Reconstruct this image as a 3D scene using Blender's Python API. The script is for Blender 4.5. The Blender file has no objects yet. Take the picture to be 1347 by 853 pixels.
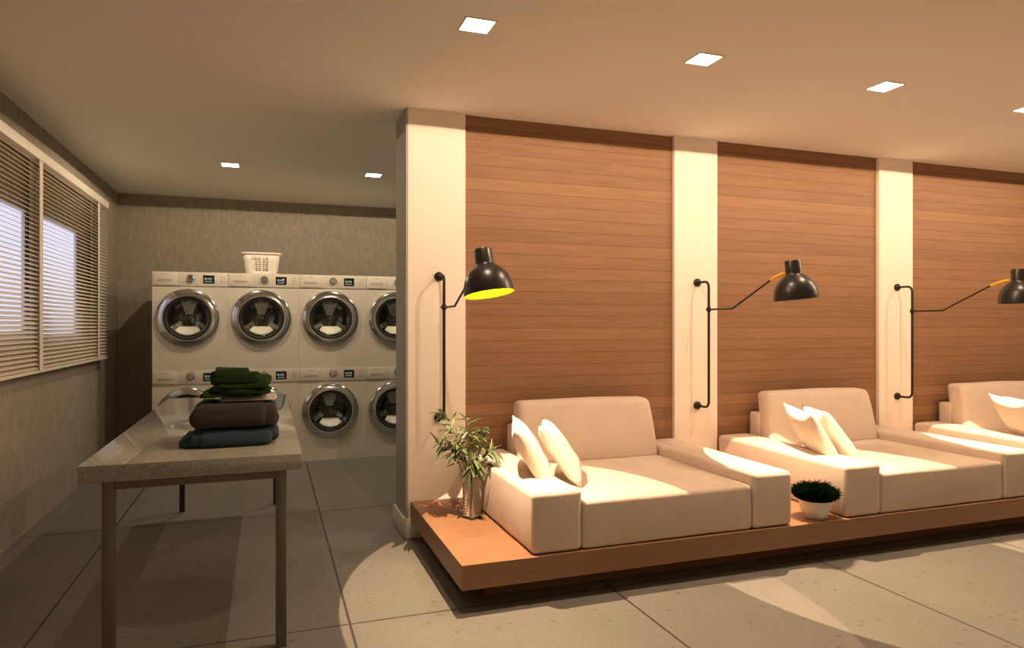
import bpy, bmesh, math, random
from mathutils import Vector, Matrix, noise
random.seed(7)
PI = math.pi
SC = bpy.context.scene
COL = SC.collection

# ------------------------------------------------------------------ materials
def mat(name, col, rough=0.6, metal=0.0, spec=0.5, build=None):
    m = bpy.data.materials.new(name); m.use_nodes = True
    nt = m.node_tree; b = nt.nodes['Principled BSDF']
    b.inputs['Base Color'].default_value = (*col, 1)
    b.inputs['Roughness'].default_value = rough
    b.inputs['Metallic'].default_value = metal
    b.inputs['Specular IOR Level'].default_value = spec
    if build: build(nt, b)
    return m

class NT:
    """small node helper"""
    def __init__(s, nt): s.nt = nt
    def n(s, t, **kw):
        nd = s.nt.nodes.new(t)
        for k, v in kw.items(): setattr(nd, k, v)
        return nd
    def l(s, a, b): s.nt.links.new(a, b)
    def coord(s): return s.n('ShaderNodeTexCoord').outputs['Object']
    def mapping(s, vec, scale=(1,1,1)):
        m = s.n('ShaderNodeMapping'); m.inputs['Scale'].default_value = scale
        s.l(vec, m.inputs['Vector']); return m.outputs[0]
    def noise(s, vec, scale, detail=3, rough=.5):
        t = s.n('ShaderNodeTexNoise'); t.inputs['Scale'].default_value = scale
        t.inputs['Detail'].default_value = detail; t.inputs['Roughness'].default_value = rough
        s.l(vec, t.inputs['Vector']); return t.outputs['Fac']
    def ramp(s, fac, stops):
        r = s.n('ShaderNodeValToRGB'); e = r.color_ramp.elements
        while len(e) < len(stops): e.new(.5)
        for el, (p, c) in zip(e, stops):
            el.position = p; el.color = (*c, 1) if len(c) == 3 else c
        s.l(fac, r.inputs['Fac']); return r.outputs['Color']
    def math(s, op, a, b=None, clamp=False):
        m = s.n('ShaderNodeMath', operation=op); m.use_clamp = clamp
        for i, v in enumerate((a, b)):
            if v is None: continue
            if isinstance(v, (int, float)): m.inputs[i].default_value = v
            else: s.l(v, m.inputs[i])
        return m.outputs[0]
    def mix(s, fac, a, b, blend='MIX'):
        m = s.n('ShaderNodeMix', data_type='RGBA', blend_type=blend)
        for sock, v in ((m.inputs['Factor'], fac), (m.inputs[6], a), (m.inputs[7], b)):
            if isinstance(v, (int, float)): sock.default_value = v
            elif isinstance(v, tuple): sock.default_value = (*v, 1)
            else: s.l(v, sock)
        return m.outputs[2]
    def bump(s, h, strength, dist, bsdf):
        b = s.n('ShaderNodeBump'); b.inputs['Strength'].default_value = strength
        b.inputs['Distance'].default_value = dist
        s.l(h, b.inputs['Height']); s.l(b.outputs[0], bsdf.inputs['Normal'])

def speckle(scale, dark, light, bump=.2, dist=.002, aniso=(1,1,1), detail=4):
    def f(nt, b):
        t = NT(nt); v = t.mapping(t.coord(), aniso)
        n = t.noise(v, scale, detail, .6)
        t.l(t.ramp(n, [(.3, dark), (.7, light)]), b.inputs['Base Color'])
        t.bump(n, bump, dist, b)
    return f

def floor_build(nt, b):
    t = NT(nt); co = t.coord(); sep = t.n('ShaderNodeSeparateXYZ'); t.l(co, sep.inputs[0])
    def line(axis, off, pitch, w):
        a = t.math('ADD', sep.outputs[axis], -off + 40 * pitch)
        a = t.math('MODULO', a, pitch)
        a = t.math('SUBTRACT', a, pitch / 2); a = t.math('ABSOLUTE', a)
        return t.math('GREATER_THAN', a, pitch / 2 - w)
    ln = t.math('MAXIMUM', line(0, .32, 1.21, .0055), line(1, 2.93, 1.83, .0055))
    big = t.noise(co, 1.6, 5, .6)
    fine = t.noise(co, 60, 3, .6)
    base = t.ramp(big, [(.3, (.150, .148, .132)), (.7, (.195, .190, .168))])
    base = t.mix(.25, base, t.ramp(fine, [(.3, (.13, .12, .105)), (.7, (.26, .245, .215))]))
    vor = t.n('ShaderNodeTexVoronoi'); vor.inputs['Scale'].default_value = 9
    vmap = t.mapping(co, (1.0, 1.6, 1)); t.l(vmap, vor.inputs['Vector'])
    pit = t.math('LESS_THAN', vor.outputs['Distance'], .13)
    gate = t.math('GREATER_THAN', t.noise(co, 11, 2), .47)
    pit = t.math('MULTIPLY', pit, gate)
    base = t.mix(t.math('MULTIPLY', pit, .55), base, (.085, .078, .066))
    base = t.mix(ln, base, (.045, .04, .033))
    t.l(base, b.inputs['Base Color'])
    h = t.math('SUBTRACT', t.math('MULTIPLY', fine, .15), t.math('ADD', ln, pit))
    t.bump(h, .35, .004, b)

def wood_build(board, cols, axis_board=2, groove=.06, gstr=.6):
    """boards run along X; board = board height in metres (0 for a plain veneer)"""
    def f(nt, b):
        t = NT(nt); co = t.coord()
        sep = t.n('ShaderNodeSeparateXYZ'); t.l(co, sep.inputs[0])
        v = t.mapping(co, (1.1, 9, 14))
        if board:
            k = t.math('DIVIDE', t.math('ADD', sep.outputs[axis_board], 10 * board), board)
            idx = t.math('FLOOR', k); fr = t.math('FRACT', k)
            off = t.n('ShaderNodeCombineXYZ'); t.l(t.math('MULTIPLY', idx, 3.71), off.inputs[0])
            t.l(t.math('MULTIPLY', idx, 1.37), off.inputs[1])
            add = t.n('ShaderNodeVectorMath', operation='ADD'); t.l(v, add.inputs[0]); t.l(off.outputs[0], add.inputs[1])
            v = add.outputs[0]
        g = t.noise(v, 2.2, 6, .65)
        fine = t.noise(t.mapping(co, (2.5, 60, 95)), 2.0, 3, .6)
        col = t.ramp(g, [(.25, cols[0]), (.5, cols[1]), (.75, cols[2])])
        col = t.mix(.30, col, t.ramp(fine, [(.35, cols[0]), (.65, cols[2])]))
        h = t.math('MULTIPLY', fine, .2)
        if board:
            wn = t.n('ShaderNodeTexWhiteNoise', noise_dimensions='1D'); t.l(idx, wn.inputs['W'])
            tint = t.ramp(wn.outputs['Value'], [(0, (.86, .84, .82)), (1, (1.06, 1.05, 1.04))])
            col = t.mix(1.0, col, tint, 'MULTIPLY')
            e = t.math('SUBTRACT', fr, .5); e = t.math('ABSOLUTE', e)
            gr = t.math('GREATER_THAN', e, .5 - groove / 2)
            brk = t.math('GREATER_THAN', t.noise(t.mapping(co, (1.4, 1, 6)), 3.0, 2), .33)
            gr2 = t.math('MULTIPLY', gr, brk)
            col = t.mix(t.math('MULTIPLY', gr2, .52), col, (cols[0][0]*.45, cols[0][1]*.4, cols[0][2]*.4))
            h = t.math('SUBTRACT', h, gr)
        t.l(col, b.inputs['Base Color']); t.bump(h, gstr, .004, b)
    return f

def fabric_build(dark, light, sc=220):
    def f(nt, b):
        t = NT(nt); co = t.coord()
        n = t.noise(co, sc, 2, .6); big = t.noise(co, 5, 3)
        c = t.mix(.5, t.ramp(n, [(.3, dark), (.7, light)]), t.ramp(big, [(.3, dark), (.7, light)]))
        t.l(c, b.inputs['Base Color'])
        h = t.math('ADD', t.math('MULTIPLY', n, .25), t.math('MULTIPLY', t.noise(co, 9, 3), 1.0))
        t.bump(h, .25, .01, b)
        b.inputs['Sheen Weight'].default_value = .15
    return f

def emis(name, col, strength):
    m = bpy.data.materials.new(name); m.use_nodes = True
    b = m.node_tree.nodes['Principled BSDF']
    b.inputs['Base Color'].default_value = (*col, 1)
    b.inputs['Emission Color'].default_value = (*col, 1)
    b.inputs['Emission Strength'].default_value = strength
    return m

def clear_glass(name, tint=(1,1,1), gloss=.12, rough=.02):
    m = bpy.data.materials.new(name); m.use_nodes = True
    nt = m.node_tree; nt.nodes.clear(); t = NT(nt)
    o = t.n('ShaderNodeOutputMaterial'); tr = t.n('ShaderNodeBsdfTransparent'); gl = t.n('ShaderNodeBsdfGlossy')
    tr.inputs[0].default_value = (*tint, 1); gl.inputs['Roughness'].default_value = rough
    mx = t.n('ShaderNodeMixShader'); mx.inputs[0].default_value = gloss
    t.l(tr.outputs[0], mx.inputs[1]); t.l(gl.outputs[0], mx.inputs[2]); t.l(mx.outputs[0], o.inputs[0])
    return m

M = {}
M['floor'] = mat('concrete_tile', (.27,.25,.21), .5, 0, .35, floor_build)
M['ceil'] = mat('ceiling_paint', (.84,.815,.775), .9, 0, .1)
M['wallgrey'] = mat('grey_textured_paint', (.36,.33,.28), .85, 0, .2, speckle(26, (.275,.247,.198), (.36,.323,.262), .5, .006, (1,1,.55), 5))
M['white'] = mat('white_paint', (.88,.80,.695), .7, 0, .2)
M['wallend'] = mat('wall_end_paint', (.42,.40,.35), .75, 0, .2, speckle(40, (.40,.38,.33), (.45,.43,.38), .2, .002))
M['trimwhite'] = mat('white_trim', (.78,.74,.68), .45, 0, .4)
M['slatwood'] = mat('plank_cladding', (.3,.15,.07), .55, 0, .3, wood_build(.0765, [(.235,.126,.063), (.285,.158,.083), (.33,.188,.104)], 2, .058, .4))
M['platwood'] = mat('platform_wood', (.4,.2,.09), .42, 0, .4, wood_build(0, [(.235,.120,.060), (.285,.149,.077), (.33,.180,.098)]))
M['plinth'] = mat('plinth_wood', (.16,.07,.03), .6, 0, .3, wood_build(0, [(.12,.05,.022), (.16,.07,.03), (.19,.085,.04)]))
M['sofa'] = mat('cream_fabric', (.66,.58,.50), .95, 0, .15, fabric_build((.595,.485,.40), (.685,.575,.485)))
M['pillow'] = mat('cream_cushion_fabric', (.70,.62,.52), .95, 0, .15, fabric_build((.68,.60,.52), (.77,.69,.60)))
M['black'] = mat('black_enamel', (.014,.013,.011), .33, 0, .45)
M['blackmetal'] = mat('black_metal', (.014,.012,.011), .45, 0, .4)
M['yellow'] = mat('yellow_enamel', (.85,.42,.02), .4, 0, .4)
M['lining'] = mat('yellow_lining', (.85,.72,.02), .5, 0, .3)
M['bulb'] = emis('bulb_glow', (1.0,.83,.42), 40)
M['panel'] = emis('downlight_glow', (1.0,.95,.86), 14)
M['appliance'] = mat('appliance_white', (.63,.585,.495), .38, 0, .45)
M['appl_grey'] = mat('appliance_print', (.35,.32,.28), .5)
M['recess'] = mat('appliance_recess', (.42,.39,.35), .5)
M['chrome'] = mat('chrome', (.56,.59,.58), .14, 1.0)
M['steel'] = mat('drum_steel', (.05,.052,.052), .3, .6)
M['rubber'] = mat('dark_rubber', (.02,.02,.02), .5)
M['paddle'] = mat('paddle_and_reflection', (.72,.72,.62), .35)
M['glass'] = clear_glass('door_glass', (.80,.84,.80), .10, .03)
M['pane'] = clear_glass('window_glass', (.96,.97,1.0), .05, .02)
M['screen'] = mat('display_black', (.008,.008,.010), .12, 0, .6)
M['segment'] = emis('display_segment', (.55,.8,.75), .35)
M['plastic'] = mat('white_plastic', (.72,.67,.60), .4, 0, .4)
M['blind'] = mat('blind_slat', (.74,.69,.61), .55, 0, .3)
def slat_build(nt, b):
    t = NT(nt); o = nt.nodes['Material Output']; tl = t.n('ShaderNodeBsdfTranslucent'); tl.inputs[0].default_value = (.90,.86,.80,1)
    mx = t.n('ShaderNodeMixShader'); mx.inputs[0].default_value = .5
    t.l(b.outputs[0], mx.inputs[1]); t.l(tl.outputs[0], mx.inputs[2]); t.l(mx.outputs[0], o.inputs[0])
M['slat'] = mat('blind_slat_translucent', (.87,.82,.73), .55, 0, .3, slat_build)
M['tape'] = mat('blind_tape', (.72,.67,.59), .8, 0, .2)
M['frame'] = mat('window_frame_white', (.7,.7,.72), .4, 0, .4)
M['stone'] = mat('grey_granite', (.45,.42,.38), .05, 0, .5)
def stone_build(nt, b):
    t = NT(nt); co = t.coord()
    n = t.noise(co, 110, 2, .7); n2 = t.noise(co, 260, 1, .5); big = t.noise(co, 6, 3)
    c = t.ramp(n, [(.36, (.20,.205,.175)), (.47, (.33,.333,.285)), (.62, (.375,.378,.325)), (.72, (.50,.50,.44))])
    c = t.mix(.35, c, t.ramp(n2, [(.4, (.23,.23,.195)), (.6, (.445,.445,.39))]))
    c = t.mix(.25, c, t.ramp(big, [(.3, (.305,.305,.262)), (.7, (.405,.408,.355))]))
    t.l(c, b.inputs['Base Color'])
stone_build(M['stone'].node_tree, M['stone'].node_tree.nodes['Principled BSDF'])
M['tableleg'] = mat('taupe_metal', (.17,.145,.12), .5, .25, .4)
M['darkleg'] = mat('dark_leg_metal', (.05,.04,.035), .5, .25, .4)
M['green'] = mat('green_knit', (.012,.032,.006), .95, 0, .1, speckle(180, (.010,.028,.005), (.018,.042,.009), .3, .002))
M['brown'] = mat('brown_knit', (.075,.053,.042), .95, 0, .1, speckle(200, (.050,.042,.040), (.066,.056,.053), .3, .002))
M['blue'] = mat('blue_denim', (.035,.062,.092), .9, 0, .15, speckle(200, (.032,.054,.076), (.046,.076,.104), .3, .002))
M['whitecloth'] = mat('white_cotton', (.55,.5,.48), .95, 0, .1)
M['leaf'] = mat('leaf_green', (.07,.12,.03), .45, 0, .4, speckle(25, (.05,.088,.026), (.095,.145,.05), .1, .002))
M['leafpale'] = mat('leaf_underside', (.55,.53,.40), .6, 0, .3)
M['stem'] = mat('stem_brown', (.12,.09,.05), .7)
M['vasewhite'] = mat('vase_white_ceramic', (.80,.78,.73), .35, 0, .5)
M['vaseglass'] = mat('vase_smoked_glass', (.30,.28,.25), .12, 0, .6)
M['potwhite'] = mat('pot_white_ceramic', (.70,.66,.60), .35, 0, .5)
M['soil'] = mat('soil', (.02,.016,.012), .95)
M['grass'] = mat('dark_grass', (.002,.005,.0015), 1.0, 0, .0)

# ------------------------------------------------------------------ mesh helpers
class MB:
    def __init__(s): s.bm = bmesh.new(); s.mats = []; s.cur = 0
    def mat(s, m):
        if m not in s.mats: s.mats.append(m)
        s.cur = s.mats.index(m); return s
    def _mark(s, faces, smooth=False):
        for f in faces: f.material_index = s.cur; f.smooth = smooth
    def box(s, x0, x1, y0, y1, z0, z1, bev=0, seg=2, mx=None, smooth=None):
        r = bmesh.ops.create_cube(s.bm, size=1)
        vs = r['verts']
        T = Matrix.Translation(((x0+x1)/2, (y0+y1)/2, (z0+z1)/2)) @ Matrix.Diagonal((abs(x1-x0), abs(y1-y0), abs(z1-z0), 1))
        bmesh.ops.transform(s.bm, matrix=T, verts=vs)
        fs = set(f for v in vs for f in v.link_faces)
        if bev:
            es = list(set(e for v in vs for e in v.link_edges))
            r2 = bmesh.ops.bevel(s.bm, geom=es, offset=bev, segments=seg, profile=.5, affect='EDGES')
            vs = list(set(r2['verts']) | set(v for v in vs if v.is_valid))
            fs = set(f for v in vs for f in v.link_faces)
        if mx: bmesh.ops.transform(s.bm, matrix=mx, verts=vs)
        s._mark(fs, bool(bev) if smooth is None else smooth)
        return vs
    def hexa(s, pts):
        """8 points: bottom 4 ccw then top 4 ccw"""
        v = [s.bm.verts.new(p) for p in pts]
        fs = [s.bm.faces.new([v[i] for i in q]) for q in ((3,2,1,0),(4,5,6,7),(0,1,5,4),(1,2,6,5),(2,3,7,6),(3,0,4,7))]
        s._mark(fs); return v
    def lathe(s, prof, n=32, mx=None, closed=False, smooth=True):
        """profile of (r,z) about Z, transformed by mx"""
        rings = []
        mx = mx or Matrix()
        for r, z in prof:
            if r < 1e-6: rings.append([s.bm.verts.new(mx @ Vector((0,0,z)))])
            else: rings.append([s.bm.verts.new(mx @ Vector((r*math.cos(2*PI*i/n), r*math.sin(2*PI*i/n), z))) for i in range(n)])
        fs = []
        pairs = list(zip(rings, rings[1:])) + ([(rings[-1], rings[0])] if closed else [])
        for a, b in pairs:
            for i in range(n):
                j = (i+1) % n
                if len(a) == 1 and len(b) == 1: continue
                if len(a) == 1: q = [a[0], b[j], b[i]]
                elif len(b) == 1: q = [a[i], a[j], b[0]]
                else: q = [a[i], a[j], b[j], b[i]]
                fs.append(s.bm.faces.new(q))
        s._mark(fs, smooth)
    def cyl(s, p0, p1, r, n=16, r1=None):
        p0, p1 = Vector(p0), Vector(p1); d = p1-p0; L = d.length
        mx = Matrix.Translation(p0) @ d.to_track_quat('Z', 'Y').to_matrix().to_4x4()
        s.lathe([(0,0),(r,0),(r if r1 is None else r1, L),(0,L)], n, mx, smooth=True)
    def tube(s, pts, r, n=10, caps=True):
        pts = [Vector(p) for p in pts]; rr = r if isinstance(r, (list, tuple)) else [r]*len(pts)
        t = [(pts[min(i+1, len(pts)-1)] - pts[max(i-1, 0)]).normalized() for i in range(len(pts))]
        nrm = t[0].orthogonal().normalized(); rings = []
        for i, p in enumerate(pts):
            nrm = (nrm - t[i]*nrm.dot(t[i])).normalized(); bi = t[i].cross(nrm)
            rings.append([s.bm.verts.new(p + rr[i]*(math.cos(2*PI*k/n)*nrm + math.sin(2*PI*k/n)*bi)) for k in range(n)])
        fs = []
        for a, b in zip(rings, rings[1:]):
            for k in range(n): fs.append(s.bm.faces.new([a[k], a[(k+1)%n], b[(k+1)%n], b[k]]))
        s._mark(fs, True)
        if caps:
            s._mark([s.bm.faces.new(rings[0][::-1]), s.bm.faces.new(rings[-1])])
    def build(s, name, m=None, parent=None, autosmooth=True):
        bmesh.ops.recalc_face_normals(s.bm, faces=s.bm.faces)
        me = bpy.data.meshes.new(name); s.bm.to_mesh(me); s.bm.free()
        for mm in (s.mats or [m]): me.materials.append(mm)
        o = bpy.data.objects.new(name, me); COL.objects.link(o)
        if parent: o.parent = parent
        if autosmooth:
            try: me.set_sharp_from_angle(angle=math.radians(40))
            except Exception: pass
        return o

def tag(o, label=None, cat=None, group=None, kind=None):
    if label: o['label'] = label
    if cat: o['category'] = cat
    if group: o['group'] = group
    if kind: o['kind'] = kind
    return o
def thing(name, label, cat, loc=(0,0,0), rz=0, group=None):
    o = bpy.data.objects.new(name, None); COL.objects.link(o)
    o.empty_display_size = .1
    o.location = loc; o.rotation_euler = (0,0,rz)
    return tag(o, label, cat, group)
def dup(root, loc, label):
    r = root.copy(); COL.objects.link(r); r.location = loc; r['label'] = label
    for ch in root.children:
        c = ch.copy(); COL.objects.link(c); c.parent = r
        for g in ch.children:
            d = g.copy(); COL.objects.link(d); d.parent = c
    return r
def struct(o): o['kind'] = 'structure'; return o
def bez(a, b, c, n=8):
    a, b, c = Vector(a), Vector(b), Vector(c)
    return [a*(1-t)**2 + b*2*t*(1-t) + c*t*t for t in [i/n for i in range(n+1)]]

# ------------------------------------------------------------------ room
CEIL = 2.515
LX, BY = -1.372, 7.546          # left wall and back wall faces
RX, RY = 8.6, -3.6              # far right wall and wall behind the camera
b = MB(); b.box(LX-.15, RX+.15, RY-.15, BY+.15, -.12, 0); struct(b.build('floor', M['floor']))
b = MB(); b.box(LX-.15, RX+.15, RY-.15, BY+.15, CEIL, CEIL+.12); struct(b.build('ceiling', M['ceil']))
WIN = [(3.70, 4.842, 1.175, 1.935), (5.162, 6.012, 1.155, 1.955)]
WT = .05                                    # left wall thickness; its window reveals splay open outwards
b = MB(); x0, x1 = LX-WT, LX
def splay(ya, yb, yao, ybo, za, zb):
    b.hexa([(x0,yao,za),(x1,ya,za),(x1,yb,za),(x0,ybo,za),(x0,yao,zb),(x1,ya,zb),(x1,yb,zb),(x0,ybo,zb)])
splay(RY-.15, WIN[0][0], RY-.15, WIN[0][0], 0, CEIL)
splay(WIN[0][1], WIN[1][0], WIN[0][1]+.24, WIN[1][0], 0, CEIL)
splay(WIN[1][1], BY+.15, WIN[1][1]+.24, BY+.15, 0, CEIL)
for k, (ya, yb, za, zb) in enumerate(WIN):
    splay(ya, yb, ya, yb+.24, 0, za); splay(ya, yb, ya, yb+.24, zb, CEIL)
struct(b.build('wall_left', M['wallgrey']))
b = MB(); b.box(LX, RX+.15, BY, BY+.15, 0, CEIL); struct(b.build('wall_back', M['wallgrey']))
b = MB(); b.box(RX, RX+.15, RY, BY, 0, CEIL); struct(b.build('wall_right', M['white']))
b = MB(); b.box(LX, RX+.15, RY-.15, RY, 0, CEIL); struct(b.build('wall_rear', M['white']))
for i, (ya, yb, za, zb) in enumerate(WIN):
    b = MB(); xo = LX-.009
    w = .016
    b.box(xo-.003, xo+.008, ya, ya+w, za, zb, .001); b.box(xo-.003, xo+.008, yb-w, yb, za, zb, .001)
    b.box(xo-.002, xo+.007, ya, yb, za, za+w, .001); b.box(xo-.002, xo+.007, ya, yb, zb-w, zb, .001)
    f = struct(b.build('window_%d' % (i+1), M['frame']))
    p = MB(); p.box(xo, xo+.004, ya+.012, yb-.012, za+.012, zb-.012); p.build('pane', M['pane'], f)

# dividing wall with white pillars and plank cladding between them
WX0, WY0, WY1 = .757, 4.0, 4.335
b = MB()
b.mat(M['white'])
PIL = [(WX0+.012, 1.116), (2.570, 2.909), (4.363, 4.702), (6.157, 6.496), (7.95, 8.289)]
b.box(WX0+.012, RX, WY0+.035, WY1-.05, 0, CEIL)
for a, c in PIL: b.box(a, c, WY0, WY0+.05, 0, CEIL)
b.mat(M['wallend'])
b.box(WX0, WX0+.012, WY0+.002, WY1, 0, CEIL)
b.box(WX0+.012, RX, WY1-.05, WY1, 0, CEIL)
struct(b.build('wall_divider'))
edges = [(PIL[i][1], PIL[i+1][0]) for i in range(4)]
for i, (a, c) in enumerate(edges):
    b = MB(); b.box(a, c, WY0+.028, WY0+.04, 0, CEIL); struct(b.build('trim_%d' % (i+1), M['slatwood']))
b = MB()
b.box(WX0-.016, WX0, WY0-.016, WY1+.016, 0, .115, .003)
b.box(WX0-.016, 1.0, WY0-.016, WY0, 0, .115, .003)
struct(b.build('baseboard_divider', M['trimwhite']))

# ------------------------------------------------------------------ window blind
bl = thing('venetian_blind', 'cream horizontal slatted blind covering the window on the left wall', 'blind', (LX+.045, 5.35, .953))
Y0, Y1 = 3.55-5.35, 6.755-5.35
H = 2.30-.953
b = MB(); b.box(-.032, .032, Y0, Y1, H-.06, H, .004); b.build('headrail', M['blind'], bl)
b = MB(); b.box(-.024, .024, Y0+.01, Y1-.005, 0, .018, .004); b.build('bottom_rail', M['blind'], bl)
b = MB(); n = 47; tilt = math.radians(24)
for i in range(n):
    z = .035 + (H-.06-.05)*i/(n-1)
    prof = []
    for k in range(5):
        u = -1 + k/2
        x = u*.0225; zz = .003*(1-u*u)
        prof.append((x*math.cos(tilt) + zz*math.sin(tilt), -x*math.sin(tilt) + zz*math.cos(tilt)))
    rows = []
    for y in (Y0+.01, Y1-.005):
        rows.append(([b.bm.verts.new((p[0], y, z+p[1])) for p in prof], [b.bm.verts.new((p[0], y, z+p[1]-.0012)) for p in prof]))
    fs = []
    for k in range(4):
        fs.append(b.bm.faces.new([rows[0][0][k], rows[0][0][k+1], rows[1][0][k+1], rows[1][0][k]]))
        fs.append(b.bm.faces.new([rows[0][1][k+1], rows[0][1][k], rows[1][1][k], rows[1][1][k+1]]))
    for k in (0, 4):
        fs.append(b.bm.faces.new([rows[0][0][k], rows[1][0][k], rows[1][1][k], rows[0][1][k]]))
    for rw in rows:
        fs.append(b.bm.faces.new(rw[0] + rw[1][::-1]))
    b._mark(fs)
b.build('slats', M['slat'], bl)
for yc, w in ((4.90, .032), (6.41, .028), (3.75, .03)):
    b = MB()
    for x in (.0262, -.0262): b.box(x-.0008, x+.0008, yc-w-5.35, yc+w-5.35, .01, H-.03)
    b.build('ladder_tape', M['tape'], bl)

# ------------------------------------------------------------------ washing machines
WFY, WD, WW, WH = 6.55, .62, .598, .8495
def washer(loc, label):
    t = thing('washing_machine', label, 'washing machine', loc, 0, 'stacked front loading washing machines')
    W, Hh = WW, WH
    dc, dr = (.277, .452), .190
    b = MB()
    x0, x1, z0, z1 = .0004, W-.0004, .0, Hh
    fy = 0.0
    ang = sorted(set([2*PI*i/56 for i in range(56)] + [math.atan2(z-dc[1], x-dc[0]) % (2*PI) for x in (x0, x1) for z in (z0, z1-.125)]))
    zt = z1-.125
    inner, outer, back = [], [], []
    for a in ang:
        c, s_ = math.cos(a), math.sin(a)
        ts = []
        if c > 1e-9: ts.append((x1-dc[0])/c)
        if c < -1e-9: ts.append((x0-dc[0])/c)
        if s_ > 1e-9: ts.append((zt-dc[1])/s_)
        if s_ < -1e-9: ts.append((z0-dc[1])/s_)
        q = min(ts)
        inner.append(b.bm.verts.new((dc[0]+dr*c, fy, dc[1]+dr*s_)))
        outer.append(b.bm.verts.new((dc[0]+q*c, fy, dc[1]+q*s_)))
        back.append(b.bm.verts.new((dc[0]+dr*c, fy+.03, dc[1]+dr*s_)))
    fs = []
    N = len(ang)
    for i in range(N):
        j = (i+1) % N
        fs.append(b.bm.faces.new([inner[i], inner[j], outer[j], outer[i]]))
        fs.append(b.bm.faces.new([inner[j], inner[i], back[i], back[j]]))
    b._mark(fs)
    # shell: sides, top, bottom, back
    v = [b.bm.verts.new(p) for p in ((x0,fy,z0),(x1,fy,z0),(x1,WD,z0),(x0,WD,z0),(x0,fy,z1),(x1,fy,z1),(x1,WD,z1),(x0,WD,z1))]
    b._mark([b.bm.faces.new([v[k] for k in q]) for q in ((0,1,2,3),(4,5,6,7),(0,3,7,4),(1,2,6,5),(3,2,6,7))])
    cab = b.build('cabinet', M['appliance'], t)
    # drum behind the porthole
    mxd = Matrix.Translation((dc[0], .02, dc[1])) @ Matrix.Rotation(-PI/2, 4, 'X')   # +z -> +y
    b = MB(); b.mat(M['rubber']); b.lathe([(.188,.0),(.165,.03),(.165,.05)], 48, mxd)
    b.mat(M['steel']); b.lathe([(.165,.05),(.235,.07),(.235,.33),(.0,.34)], 48, mxd)
    d = b.build('drum', None, t)
    b = MB(); b.lathe([(.0,.075),(.020,.080),(.034,.11),(.034,.3),(0,.3)], 20, mxd)
    b.build('drum_hub', M['steel'], d)
    for a, w1, r0 in ((90, .034, .030), (70, .016, .045), (110, .016, .045), (214, .024, .075), (326, .024, .075)):
        m2 = mxd @ Matrix.Rotation(math.radians(-a), 4, 'Z')
        b = MB(); b.box(r0, .175, -w1, w1, .085, .30, .012, 2, m2)
        b.build('paddle', M['paddle'], d)
    # door: chrome ring, dark seal, glass bowl
    mx = Matrix.Translation((dc[0], .0, dc[1])) @ Matrix.Rotation(PI/2, 4, 'X')      # +z -> -y
    b = MB()
    b.lathe([(.252,.002),(.253,.016),(.248,.026),(.240,.031),(.198,.044),(.191,.043),(.184,.034),(.183,.002)], 64, mx, closed=True)
    door = b.build('door', M['chrome'], t)
    b = MB(); b.lathe([(.184,.030),(.176,.034),(.166,.030),(.166,.004),(.184,.004)], 56, mx, closed=True); b.build('door_seal', M['rubber'], door)
    b = MB(); b.lathe([(.167,.026),(.150,.020),(.130,-.010),(.105,-.040),(.06,-.055),(0,-.058)], 48, mx)
    gl = b.build('door_glass', M['glass'], door)
    # pale opaque crescent modelled as the reflection in the lower glass bowl
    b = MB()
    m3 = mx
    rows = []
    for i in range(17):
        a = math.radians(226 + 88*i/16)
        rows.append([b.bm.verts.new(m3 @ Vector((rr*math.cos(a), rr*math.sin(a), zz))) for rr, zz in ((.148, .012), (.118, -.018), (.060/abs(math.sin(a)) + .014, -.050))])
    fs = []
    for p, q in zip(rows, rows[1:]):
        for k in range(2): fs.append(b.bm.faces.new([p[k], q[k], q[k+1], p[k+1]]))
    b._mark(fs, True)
    b.build('bowl_reflection', M['paddle'], door)
    # handle recess on the left of the ring
    # control panel
    pt = Hh
    b = MB(); b.mat(M['appliance']); b.box(.0006, W-.0006, -.006, .0, pt-.122, pt-.0005, .002); b.mat(M['appl_grey'])
    mk = Matrix.Translation((.300, -.006, pt-.054)) @ Matrix.Rotation(PI/2, 4, 'X')
    for a in range(-150, 151, 30):
        p = mk @ Vector((.047*math.sin(math.radians(a)), .047*math.cos(math.radians(a)), .0))
        L = .005 if a % 60 else .008
        b.box(p.x-L, p.x+L, p.y-.0006, p.y+.0006, p.z-.0014, p.z+.0014)
    panel = b.build('control_panel', None, t)
    b = MB(); b.mat(M['appliance']); b.box(.010, .198, -.011, -.0055, pt-.116, pt-.008, .002)
    b.mat(M['appl_grey']); b.box(.075, .122, -.0113, -.0108, pt-.026, pt-.021)
    dr_ = b.build('detergent_drawer', None, t)
    b = MB(); b.box(.042, .160, -.0122, -.0105, pt-.083, pt-.062, .0008); b.build('drawer_pull', M['recess'], dr_)
    mk = Matrix.Translation((.300, -.006, pt-.054)) @ Matrix.Rotation(PI/2, 4, 'X')
    b = MB(); b.lathe([(.031,0),(.031,.003),(.027,.004),(.0245,.022),(.021,.026),(0,.026)], 28, mk)
    knob = b.build('program_knob', M['chrome'], t)
    b = MB(); b.lathe([(.033,.0005),(.033,.0035),(.0305,.0045)], 28, mk); b.build('knob_ring', M['rubber'], knob)
    b = MB(); b.box(.398, .490, -.0085, -.0055, pt-.096, pt-.025, .001); scr = b.build('display', M['screen'], t)
    b = MB()
    for k, (x, w) in enumerate(((.412,.018),(.437,.006),(.450,.018))):
        b.box(x, x+w, -.0092, -.0084, pt-.052, pt-.049); b.box(x, x+w, -.0092, -.0084, pt-.064, pt-.061)
        b.box(x, x+.003, -.0092, -.0084, pt-.064, pt-.049)
    b.box(.412, .470, -.0092, -.0084, pt-.082, pt-.079)
    b.build('display_segments', M['segment'], scr)
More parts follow.
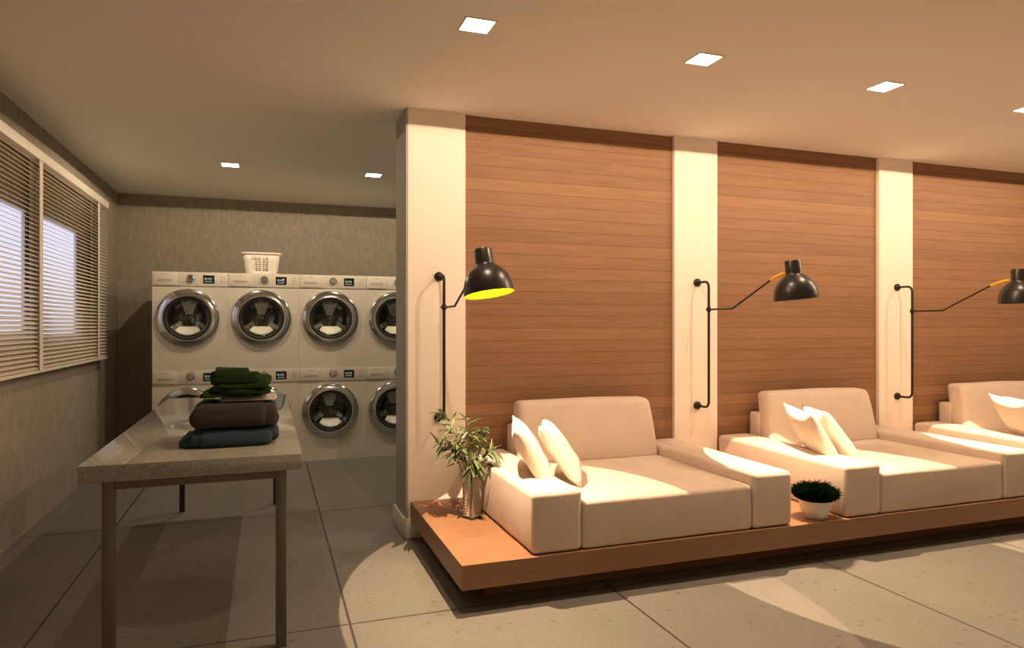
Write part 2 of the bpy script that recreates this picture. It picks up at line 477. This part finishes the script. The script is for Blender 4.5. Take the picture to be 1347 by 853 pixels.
    for r in range(3):
        for c in range(2):
            b = MB(); xx = .541 + .022*c; zz = pt-.036-.022*r
            b.box(xx, xx+.013, -.0085, -.0055, zz-.004, zz+.004, .001); b.build('button', M['recess'], t)
    return t
ordn = ['first', 'second', 'third', 'fourth']
proto = None
for row in (1, 0):
    for k in range(4):
        where = 'upper row' if row else 'lower row'
        extra = {(1,0): 'beside the grey wall corner', (1,1): 'under the laundry basket',
                 (1,2): 'right of the basket', (1,3): 'cut by the dividing wall',
                 (0,0): 'behind the stone table', (0,1): 'behind the folded clothes',
                 (0,2): 'right of the stone table', (0,3): 'cut by the dividing wall'}[(row,k)]
        lab = 'white washing machine, %s from left in the %s, %s' % (ordn[k], where, extra)
        loc = (-.934 + .598*k, WFY, .85*row)
        proto = washer(loc, lab) if proto is None else dup(proto, loc, lab)

# laundry basket
bk = thing('laundry_basket', 'white plastic laundry basket with lattice sides on top of the upper washing machines', 'basket', (-.06, 6.80, 1.7005))
b = MB()
def rrect(w, d, r, t):
    """rounded rectangle perimeter point at parameter t in 0..1 (uniform around)"""
    segs = [('l', (w-2*r)), ('a', PI*r/2), ('l', (d-2*r)), ('a', PI*r/2)]*2
    L = sum(s[1] for s in segs); s_ = (t % 1.0)*L
    pos = Vector((-(w/2-r), -d/2)); ang = 0
    for kind, ln in segs:
        u = min(s_, ln)
        if kind == 'l':
            q = pos + Vector((math.cos(ang), math.sin(ang)))*u
            if s_ <= ln: return q
            pos = q
        else:
            c = pos + Vector((-math.sin(ang), math.cos(ang)))*r
            th = u/r
            q = c + Vector((math.sin(ang+th), -math.cos(ang+th)))*r
            if s_ <= ln: return q
            pos = q; ang += PI/2
        s_ -= ln
    return pos
lev = [0, .032, .060, .068, .096, .104, .132, .19]
NP = 192
grid = []
for z in lev:
    f = z/.19
    grid.append([b.bm.verts.new((*rrect(.27+.055*f, .22+.045*f, .05, k/NP), z)) for k in range(NP)])
fs = []
for i in range(len(lev)-1):
    for k in range(NP):
        u = (k + .5)/NP*2 % 1.0            # half the perimeter: long side then short side
        st = u < .32 or .58 < u < .82
        c = abs(u-.20) < .014 or abs(u-.70) < .014
        if i in (1, 3, 5) and st and k % 6 != 0 and not c and u > .03: continue
        fs.append(b.bm.faces.new([grid[i][k], grid[i][(k+1)%NP], grid[i+1][(k+1)%NP], grid[i+1][k]]))
b._mark(fs, False)
b._mark([b.bm.faces.new(grid[0][::-1])])
o = b.build('basket_body', M['plastic'], bk)
sm = o.modifiers.new('wall', 'SOLIDIFY'); sm.thickness = .003
b = MB()
pts = [Vector((*rrect(.335, .275, .055, k/64), .192)) for k in range(65)]
b.tube(pts, .009, 8, caps=False); b.build('rim', M['plastic'], bk)

# ------------------------------------------------------------------ table
TX0, TX1, TY0, TY1, TZ = -.632, .122, 2.78, 5.13, .75
tb = thing('folding_table', 'long speckled grey stone table on slim metal legs in front of the washers', 'table', ((TX0+TX1)/2, (TY0+TY1)/2, 0))
ox, oy = (TX0+TX1)/2, (TY0+TY1)/2
b = MB(); b.box(TX0-ox, TX1-ox, TY0-oy, TY1-oy, TZ-.062, TZ, .003, 2); b.build('tabletop', M['stone'], tb)
b = MB()
ax0, ax1, ay0, ay1 = TX0+.07-ox, TX1-.06-ox, TY0+.03-oy, TY1-.05-oy
b.box(ax0, ax1, ay0, ay0+.03, TZ-.095, TZ-.062); b.box(ax0, ax1, ay1-.03, ay1, TZ-.095, TZ-.062)
b.box(ax0, ax0+.03, ay0+.03, ay1-.03, TZ-.095, TZ-.062); b.box(ax1-.03, ax1, ay0+.03, ay1-.03, TZ-.095, TZ-.062)
b.build('apron', M['tableleg'], tb)
for x in (ax0, ax1-.036):
    b = MB(); b.box(x, x+.040, ay0-.004, ay0+.036, 0, TZ-.062, .002); b.build('leg', M['tableleg'], tb)
    b = MB()
    b.box(x+.004, x+.036, ay1-.036, ay1, .0, TZ-.062, .003); b.build('leg', M['darkleg'], tb)

# folded clothes
def folded(name, label, cat, mt, loc, rz, layers, seed=0, amp=.006, cut=26):
    """layers: list of (cx, cy, w, d, z0, z1); each one a rounded fold"""
    b = MB()
    for (cx, cy, w, d, z0, z1) in layers:
        r = bmesh.ops.create_grid(b.bm, x_segments=cut, y_segments=cut, size=1)
        top = r['verts']
        h = (z1-z0)/2
        # build as a superellipsoid: two grids (upper, lower) sharing the outline
        bmesh.ops.delete(b.bm, geom=top, context='VERTS')
        nu, nv = 40, 14
        rings = []
        for j in range(nv+1):
            ph = -PI/2 + PI*j/nv
            cz = math.copysign(abs(math.sin(ph))**.65, math.sin(ph)); cr = abs(math.cos(ph))**.9
            ring = []
            for i in range(nu):
                th = 2*PI*i/nu
                ex = .22
                x = math.copysign(abs(math.cos(th))**ex, math.cos(th)); y = math.copysign(abs(math.sin(th))**ex, math.sin(th))
                hh = min(h, w*.45, d*.45)
                p = Vector((cx + x*(w/2-hh) + x*cr*hh, cy + y*(d/2-hh) + y*cr*hh, (z0+z1)/2 + cz*h))
                tp = (p.z-z0)/(z1-z0); p.x = cx + (p.x-cx)*(1.0-.09*tp); p.y += .022*tp
                q = Vector((p.x*14+seed*3.1, p.y*14, p.z*30+seed))
                nz = noise.noise(q); n2 = noise.noise(q*2.3+Vector((7,3,1)))
                out = Vector((x*cr, y*cr, 0))
                p += out*(nz*amp*1.6 + n2*amp*.9)
                if cz > -.6: p.z += (nz*amp + n2*amp*.5)*min(1, cz+.6)
                p.z = max(p.z, 0.0005)
                ring.append(b.bm.verts.new(p))
            rings.append(ring)
        fs = []
        for a, c in zip(rings, rings[1:]):
            for i in range(nu):
                fs.append(b.bm.faces.new([a[i], a[(i+1)%nu], c[(i+1)%nu], c[i]]))
        fs.append(b.bm.faces.new(rings[0][::-1])); fs.append(b.bm.faces.new(rings[-1]))
        b._mark(fs, True)
    o = b.build(name, mt, None, autosmooth=False)
    o.location = loc; o.rotation_euler = (0,0,rz)
    return tag(o, label, cat)
folded('folded_jeans', 'folded blue denim trousers at the bottom of the clothes pile on the stone table', 'clothes', M['blue'], (-.145, 3.13, .7505), .03,
       [(.015,0,.300,.27,.0,.070), (-.120,.005,.075,.25,.002,.064), (-.155,.0,.060,.21,.0,.046), (-.178,.0,.042,.15,.0,.028), (.155,.02,.06,.24,.012,.076)], 1, .003)
folded('folded_jumper', 'thick folded brown jumper in the middle of the clothes pile', 'clothes', M['brown'], (-.128, 3.135, .824), .0,
       [(-.02,0,.315,.255,.0,.100), (.115,.0,.10,.24,.003,.090), (-.13,.02,.075,.20,.004,.070), (.150,.0,.04,.18,.008,.050)], 2, .005)
folded('folded_shirt', 'thin folded white shirt between the brown jumper and green jumper', 'clothes', M['whitecloth'], (-.095, 3.17, .927), .0,
       [(0,0,.20,.15,.0,.016), (.105,.01,.05,.13,.0,.014)], 3, .003)
folded('folded_sweater', 'crumpled dark green jumper on top of the clothes pile', 'clothes', M['green'], (-.115, 3.165, .945), -.02,
       [(-.030,0,.235,.19,.0,.020), (.015,.003,.215,.19,.012,.032), (-.012,.006,.215,.185,.024,.044), (.012,.004,.205,.18,.036,.056),
        (-.035,.012,.165,.165,.046,.112), (.000,.014,.175,.165,.046,.098), (.052,.014,.145,.165,.042,.084)], 4, .010)

# ------------------------------------------------------------------ platform
PX0, PY0, PZ0, PZ1 = .783, 2.865, .10, .21
pf = thing('wooden_platform', 'low floating oak platform along the wall carrying the armchairs', 'platform', (PX0, PY0, 0))
b = MB(); b.box(0, 7.0, 0, WY0-.018-PY0+.016, PZ0, PZ1, .002, 1, smooth=False); b.build('deck', M['platwood'], pf)
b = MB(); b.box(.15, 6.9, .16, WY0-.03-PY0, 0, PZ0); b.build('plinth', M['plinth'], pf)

# ------------------------------------------------------------------ armchairs
def rough_soft(o, amp=.004, sc=6, seed=0):
    for v in o.data.vertices:
        p = v.co
        n = noise.noise_vector(Vector((p.x*sc+seed, p.y*sc, p.z*sc)))
        v.co = p + Vector((n.x, n.y, n.z))*amp
        v.co.z = max(v.co.z, 0)
def softbox(x0, x1, y0, y1, z0, z1, bev, cuts=6, crown=0):
    b = MB(); b.box(x0, x1, y0, y1, z0, z1)
    es = list(b.bm.edges)
    bmesh.ops.bevel(b.bm, geom=es, offset=bev, segments=5, profile=.5, affect='EDGES')
    for ax, (a, c) in enumerate(((x0,x1),(y0,y1),(z0,z1))):
        k = max(1, int((c-a)/.12))
        for i in range(1, k):
            co = Vector((0,0,0)); no = Vector((0,0,0)); co[ax] = a+(c-a)*i/k; no[ax] = 1
            bmesh.ops.bisect_plane(b.bm, geom=b.bm.verts[:]+b.bm.edges[:]+b.bm.faces[:], plane_co=co, plane_no=no)
    if crown:
        for v in b.bm.verts:
            u = (v.co.x-(x0+x1)/2)/((x1-x0)/2); w = (v.co.y-(y0+y1)/2)/((y1-y0)/2)
            if v.co.z > (z0+z1)/2: v.co.z += crown*(1-u*u)*(1-w*w)
    b._mark(b.bm.faces, True)
    return b
CW = 1.442
def armchair(loc, label):
    t = thing('armchair', label, 'armchair', loc, 0, 'cream armchairs on the platform')
    D = WY0-.004-2.875       # depth from front to the wall
    for (a, c, s_) in ((0, .247, 1), (1.195, CW, 2)):
        o = softbox(a, c, 0, D, 0, .280, .026).build('armrest', M['sofa'], t, False); rough_soft(o, .003, 7, s_)
    o = softbox(.2475, 1.1945, .004, .905, 0, .222, .02, crown=.006).build('seat', M['sofa'], t, False); rough_soft(o, .003, 5, 3)
    o = softbox(.262, 1.186, 1.015, D, .01, .43, .018).build('back_frame', M['sofa'], t, False)
    b = MB()
    pts = [(.255, .892), (1.190, .892), (1.190, 1.013), (.255, 1.013)]
    b = softbox(.258, 1.188, .870, 1.008, .200, .575, .038)
    for v in b.bm.verts:
        f = (v.co.z-.2)/.375
        v.co.y += .075*f + .015*(1 if v.co.y < .94 else 0)*math.sin(PI*f)*-1
        v.co.x = .723 + (v.co.x-.723)*(1.0-.055*f)
        v.co.z += .006*math.sin(PI*(v.co.x-.258)/.93)*f
    # keep the leaning top clear of the frame behind
    o = b.build('back_cushion', M['sofa'], t, False); rough_soft(o, .004, 4, 5)
    return t
AX = [1.113, 1.113+1.7935, 1.113+2*1.7935]
ch = armchair((AX[0], 2.875, PZ1+.0005), 'cream upholstered armchair beside the leafy vase, nearest of the three')
dup(ch, (AX[1], 2.875, PZ1+.0005), 'cream upholstered armchair just right of the small round potted plant, middle one')
dup(ch, (AX[2], 2.875, PZ1+.0005), 'cream upholstered armchair farthest right, cut off by the photo edge')

def pillow_mesh(S=.38, T=.095):
    b = MB(); n = 18; g = {}
    for side in (1, -1):
        for i in range(n+1):
            for j in range(n+1):
                u, v = -1+2*i/n, -1+2*j/n
                edge = i in (0, n) or j in (0, n)
                if side == -1 and edge: g[(side,i,j)] = g[(1,i,j)]; continue
                pin = .90 + .10*max(abs(u), abs(v))**3 if True else 1
                k = 1 - .20*(1-abs(u)**2.2)*abs(v)**3
                k2 = 1 - .20*(1-abs(v)**2.2)*abs(u)**3
                x, y = u*S/2*k2, v*S/2*k
                h = T/2*((1-u**4)*(1-v**4))**.55
                h += .004*noise.noise(Vector((u*2.3, v*2.3, side)))*(1-abs(u))*(1-abs(v))*4
                g[(side,i,j)] = b.bm.verts.new((x, y, side*h))
        fs = []
        for i in range(n):
            for j in range(n):
                fs.append(b.bm.faces.new([g[(side,i,j)], g[(side,i+1,j)], g[(side,i+1,j+1)], g[(side,i,j+1)]]))
        b._mark(fs, True)
    return b
pm = None
def pillow(center, nrm, label, roll=0):
    global pm
    if pm is None: pm = pillow_mesh().build('scatter_cushion', M['pillow'], None, False); o = pm
    else: o = pm.copy(); COL.objects.link(o)
    nrm = Vector(nrm).normalized(); f = Vector((nrm.y, -nrm.x, 0)).normalized(); u = nrm.cross(f)
    R = Matrix((f, u, nrm)).transposed().to_4x4() @ Matrix.Rotation(roll, 4, 'Z')
    o.matrix_world = Matrix.Translation(center) @ R
    return tag(o, label, 'cushion', 'scatter cushions leaning on the left armrests')
names = ['armchair beside the leafy vase', 'middle armchair behind the potted plant', 'armchair cut off at the right edge']
for i in range(3):
    dx = AX[i]-AX[0]
    pillow((1.270+dx, 3.290, .590), (.80, -.30, .52), 'rear cream cushion of the pair on the ' + names[i], .05)
    pillow((1.448+dx, 3.330, .585), (.74, -.33, .58), 'front cream cushion of the pair on the ' + names[i], -.03)

# ------------------------------------------------------------------ wall lamps
LXS = [.951 + 1.7935*i for i in range(3)]
def wall_lamp(x, label, tiltx, tilty):
    t = thing('wall_lamp', label, 'wall lamp', (x, WY0, 1.115), 0, 'black swing arm wall lamps on the white pillars')
    zt, zb, st = 1.531-1.115, .697-1.115, -.135
    for z in (zt, zb):
        b = MB(); b.lathe([(0,0),(.027,0),(.027,.012),(.018,.022),(.012,.024),(0,.024)], 24, Matrix.Translation((0,-.0005,z)) @ Matrix.Rotation(PI/2, 4, 'X')); b.build('wall_mount', M['blackmetal'], t)
    r = .045
    pts = [(0,-.012,zt), (0,st+r,zt)] + bez((0,st+r,zt),(0,st,zt),(0,st,zt-r))[1:] + [(0,st,0)]
    pts += [(0,st,zb+r)] + bez((0,st,zb+r),(0,st,zb),(0,st+r,zb))[1:] + [(0,-.012,zb)]
    b = MB(); b.tube(pts, .0085, 10); b.build('rail', M['blackmetal'], t)
    zj = 1.346-1.115
    b = MB(); b.cyl((0,st,zj-.016),(0,st,zj+.016),.0135,14); b.cyl((-.020,st,zj),(.022,st,zj),.006,8); b.build('clamp', M['blackmetal'], t)
    K = (-.003, 3.615-WY0, 1.346-1.115); Yl = (.006, 3.272-WY0, 1.507-1.115); E = (.0, 3.150-WY0, 1.534-1.115)
    b = MB(); b.tube([(0,st,zj), K], .006, 8); b.tube([K, Yl], .006, 8); b.lathe([(0,-.007),(.007,0),(0,.007)],8,Matrix.Translation(K)); b.build('arm', M['blackmetal'], t)
    mid = (.004, 3.215-WY0, 1.530-1.115)
    b = MB(); b.tube([Yl] + bez(Yl, mid, E, 6)[1:], .0095, 10); b.build('arm_tip', M['yellow'], t)
    # shade
    cen = Vector((.958-.951, 3.090-WY0, 1.515-1.115)); ax = Vector((-tiltx, -tilty, 1)).normalized(); L = .218
    rim = cen - ax*.128
    mx = Matrix.Translation(rim) @ ax.to_track_quat('Z', 'Y').to_matrix().to_4x4()
    prof = [(.1195,0),(.1190,.012),(.1150,.045),(.1050,.078),(.088,.104),(.066,.124),(.050,.135),(.0445,.142),(.0430,.150),(.0430,L-.006),(.040,L-.001),(.036,L),(0,L)]
    b = MB(); b.lathe(prof, 48, mx); sh = b.build('shade', M['black'], t, True)
    inn = [(.1195,0),(.1165,.001),(.1160,.012),(.1120,.043),(.1020,.075),(.085,.101),(.063,.120),(.045,.130),(0,.131)]
    b = MB(); b.lathe(inn, 48, mx); b.build('shade_lining', M['lining'], sh)
    b = MB(); b.lathe([(0,.055),(.018,.060),(.026,.076),(.024,.094),(.014,.112),(.013,.13),(0,.13)], 20, mx); b.build('bulb', M['bulb'], t)
    return t
wall_lamp(LXS[0], 'black dome wall lamp on the first white pillar, above the leafy vase', .11, -.16)
wall_lamp(LXS[1], 'black dome wall lamp with yellow arm tip on the middle pillar, above the potted plant', .105, -.015)
wall_lamp(LXS[2], 'black dome wall lamp with yellow arm tip cut off by the right edge', .08, .01)

# ------------------------------------------------------------------ vase and branch
VX, VY = 1.030, 3.560
vs = thing('vase', 'slender square vase, white ribbed panel and smoky sides, on the platform end', 'vase', (VX, VY, PZ1), math.radians(28))
def sq(b, w0, w1, z0, z1, x=0, y=0):
    return b.hexa([(x-w0,y-w0,z0),(x+w0,y-w0,z0),(x+w0,y+w0,z0),(x-w0,y+w0,z0),(x-w1,y-w1,z1),(x+w1,y-w1,z1),(x+w1,y+w1,z1),(x-w1,y+w1,z1)])
b = MB(); sq(b, .034, .040, .0, .225)
bmesh.ops.bevel(b.bm, geom=b.bm.edges[:], offset=.004, segments=2, affect='EDGES')
b.build('body', M['vaseglass'], vs)
b = MB(); sq(b, .038, .037, .0, .010); b.build('foot', M['rubber'], vs)
b = MB()
for k in range(16):
    z = .016 + k*.013; f = (z)/.225
    w = .034+.006*f
    hw = .010+.022*f
    b.box(-w-.004, -w+.001, -hw-.002, hw-.002, z, z+.0095, .0015)
b.build('ribbed_panel', M['vasewhite'], vs)

def leaf(b, base, d, up, L, W, droop, ptop, pbot):
    d = d.normalized(); side = d.cross(up).normalized(); up = side.cross(d)
    n = 6; rows = []
    for k in range(n+1):
        t = k/n; w = W*math.sin(PI*min(1, t*.93+.03))**.8*(1-.25*t)
        c = base + d*(L*t) - Vector((0,0,1))*(droop*L*t*t)
        rows.append((c - side*w + up*w*.35, c, c + side*w + up*w*.35))
    for off, m in ((.0006, ptop), (-.0006, pbot)):
        b.mat(m)
        vv = [[b.bm.verts.new(p + up*off) for p in r] for r in rows]
        fs = []
        for a, c in zip(vv, vv[1:]):
            for q in range(2): fs.append(b.bm.faces.new([a[q], a[q+1], c[q+1], c[q]]))
        b._mark(fs, True)
pl = thing('leafy_branch', 'leafy green branches arranged in the slender vase on the platform', 'plant', (VX, VY, PZ1+.16))
rnd = random.Random(11)
bs, bl_ = MB(), MB()
stems = []
for (tip, ctrl) in (((-.17,-.02,.40),(-.03,0,.28)), ((-.135,-.06,.32),(-.03,-.02,.26)), ((-.02,.03,.36),(.0,.0,.25)), ((.075,.0,.30),(.03,0,.24)),
                    ((.105,-.04,.20),(.05,-.01,.22)), ((-.10,-.04,.22),(-.05,-.01,.24)), ((-.02,-.09,.16),(-.01,-.05,.22)), ((.03,.06,.27),(.01,.02,.2)),
                    ((-.19,-.01,.25),(-.08,0,.26))):
    pts = bez((rnd.uniform(-.012,.012), rnd.uniform(-.012,.012), -.12), ctrl, tip, 10)
    bs.tube(pts, [.0032 - .0018*i/10 for i in range(11)], 6)
    stems.append(pts)
bs.build('stems', M['stem'], pl)
for si, pts in enumerate(stems):
    for k in range(5, 11):
        p = pts[k]; tan = (pts[min(k+1,10)]-pts[k-1]).normalized()
        for q in range(4):
            a = rnd.uniform(0, 2*PI)
            o1 = tan.orthogonal().normalized(); o2 = tan.cross(o1)
            d = tan*rnd.uniform(.2,.8) + (o1*math.cos(a)+o2*math.sin(a))*rnd.uniform(.6,1.1)
            if si == 6: d = Vector((rnd.uniform(-.9,.9), rnd.uniform(-.9,.3), rnd.uniform(-.9,.0)))
            leaf(bl_, p, d, Vector((0,0,1)) if abs(d.normalized().z) < .9 else Vector((1,0,0)), rnd.uniform(.060,.105), rnd.uniform(.0085,.014), rnd.uniform(.1,.5), M['leaf'], M['leafpale'])
bl_.build('foliage', None, pl, False)

# ------------------------------------------------------------------ potted grass
pt = thing('potted_plant', 'small white bowl of dense dark greenery on the platform between two armchairs', 'potted plant', (2.768, 2.950, PZ1))
b = MB(); b.lathe([(0,0),(.052,0),(.058,.006),(.076,.050),(.084,.092),(.085,.100),(.081,.102),(.078,.094),(.070,.050),(0,.045)], 40); b.build('pot', M['potwhite'], pt)
b = MB(); b.lathe([(0,.092),(.077,.089),(.074,.06),(0,.06)], 32); b.build('soil', M['soil'], pt)
b = MB(); rnd = random.Random(5)
b.lathe([(.0,.172),(.05,.166),(.082,.146),(.095,.122),(.088,.100),(.07,.094),(0,.094)], 28)
for i in range(4200):
    a = rnd.uniform(0, 2*PI); u = rnd.random()**.42
    rad = .098*u
    z = .112 + .066*math.sqrt(max(0, 1-u*u)) - .008
    p = Vector((rad*math.cos(a), rad*math.sin(a), z))
    d = Vector((math.cos(a)*u*1.2 + rnd.gauss(0,.5), math.sin(a)*u*1.2 + rnd.gauss(0,.5), rnd.uniform(-.1,1.0))).normalized()
    L = rnd.uniform(.012,.034) if rnd.random() < .85 else rnd.uniform(.035,.055); s_ = d.orthogonal().normalized()*rnd.uniform(.0012,.0028)
    q = p + d*L
    f = b.bm.faces.new([b.bm.verts.new(p-s_), b.bm.verts.new(p+s_), b.bm.verts.new(q+s_*.5), b.bm.verts.new(q-s_*.5)]); f.material_index = 0
b.build('foliage', M['grass'], pt, False)

# ------------------------------------------------------------------ ceiling lights
def spot(name, loc, power, size, direction=(0,0,-1), col=(1,.75,.48), rad=.012, blend=0.0, parent=None):
    ld = bpy.data.lights.new(name, 'SPOT'); ld.energy = power; ld.spot_size = size; ld.spot_blend = blend
    ld.shadow_soft_size = rad; ld.color = col
    o = bpy.data.objects.new(name, ld); COL.objects.link(o)
    o.location = loc; o.rotation_euler = Vector(direction).to_track_quat('-Z', 'Y').to_euler()
    return o
WARM = (1.0, .69, .46)
LAUN = (1.0, .78, .53)
REAR = (1.0, .80, .61)
PW = dict(front=47, laundry=31, rear=120, lamp=180)
def downlight(x, y, label, p, dcol=WARM, size=177):
    t = thing('ceiling_downlight', label, 'ceiling light', (x, y, CEIL), 0, 'square recessed ceiling downlights')
    h = .0615
    b = MB()
    for a in range(4):
        b.box(-h-.006, h+.006, -h-.006, -h, -.004, .0, 0, 2, Matrix.Rotation(a*PI/2, 4, 'Z'))
    b.build('frame', M['trimwhite'], t)
    b = MB(); b.box(-h, h, -h, h, -.003, 0); b.build('diffuser', M['panel'], t)
    spot('downlight_beam', (x, y, 2.45), p, math.radians(size), col=dcol, rad=.005, blend=.5 if size < 150 else 0.0)
xs = [.832, 1.958, 3.092, 4.215, 5.34, 6.47]
front_lab = ['in front of the first white pillar', 'in front of the first plank panel', 'in front of the middle white pillar', 'at the right edge of the photo', 'beyond the right edge', 'farthest beyond the right edge']
for x, l in zip(xs, front_lab): downlight(x, 2.798, 'white square downlight in the lounge ceiling ' + l, PW['front'])
downlight(-.286, 5.905, 'small white square downlight in the laundry ceiling, left one', PW['laundry'], LAUN)
downlight(.838, 5.905, 'small white square downlight in the laundry ceiling beside the dividing wall', PW['laundry'], LAUN)
downlight(1.96, 5.905, 'white square downlight in the laundry ceiling hidden behind the dividing wall', PW['laundry'], LAUN)
for x in (-.286, .832, 1.958, 3.092, 4.215, 5.34): downlight(x, -1.9, 'added white square downlight, unseen behind the viewpoint, giving bounce light', PW['rear'], REAR, 100)  # rear row added out of view to give the room bounce light
for x in LXS:
    z = -Vector((.16, -.08, -1)).normalized(); xx = Vector((1,0,0)); xx = (xx - z*xx.dot(z)).normalized(); yy = z.cross(xx)
    o = spot('wall_lamp_beam', (0,0,0), PW['lamp'], 2*math.atan(.70), col=(1.0, .67, .41), rad=.005)
    o.matrix_world = Matrix.Translation((x+.019, 3.075, 1.412)) @ Matrix((xx, yy, z)).transposed().to_4x4() @ Matrix.Diagonal((1, 1.36, 1, 1))

# ------------------------------------------------------------------ world, camera, output look
w = bpy.data.worlds.new('sky'); SC.world = w; w.use_nodes = True
bg = w.node_tree.nodes['Background']; bg.inputs[0].default_value = (.80,.78,.92,1); bg.inputs[1].default_value = 1.15
cam = bpy.data.cameras.new('camera'); co = bpy.data.objects.new('camera', cam); COL.objects.link(co)
co.location = (0,0,1.25); co.rotation_euler = (PI/2, 0, math.radians(-19.45))
cam.sensor_width = 36; cam.lens = 907/1347*36; cam.clip_start = .05
SC.camera = co
vs_ = SC.view_settings
SC.display_settings.display_device = 'sRGB'
vs_.view_transform = 'Standard'; vs_.look = 'None'; vs_.gamma = 1; vs_.use_curve_mapping = False
vs_.exposure = 0.0
cy = SC.cycles
cy.use_denoising = True
cy.max_bounces = 10; cy.diffuse_bounces = 5; cy.transparent_max_bounces = 12
cy.sample_clamp_indirect = 8
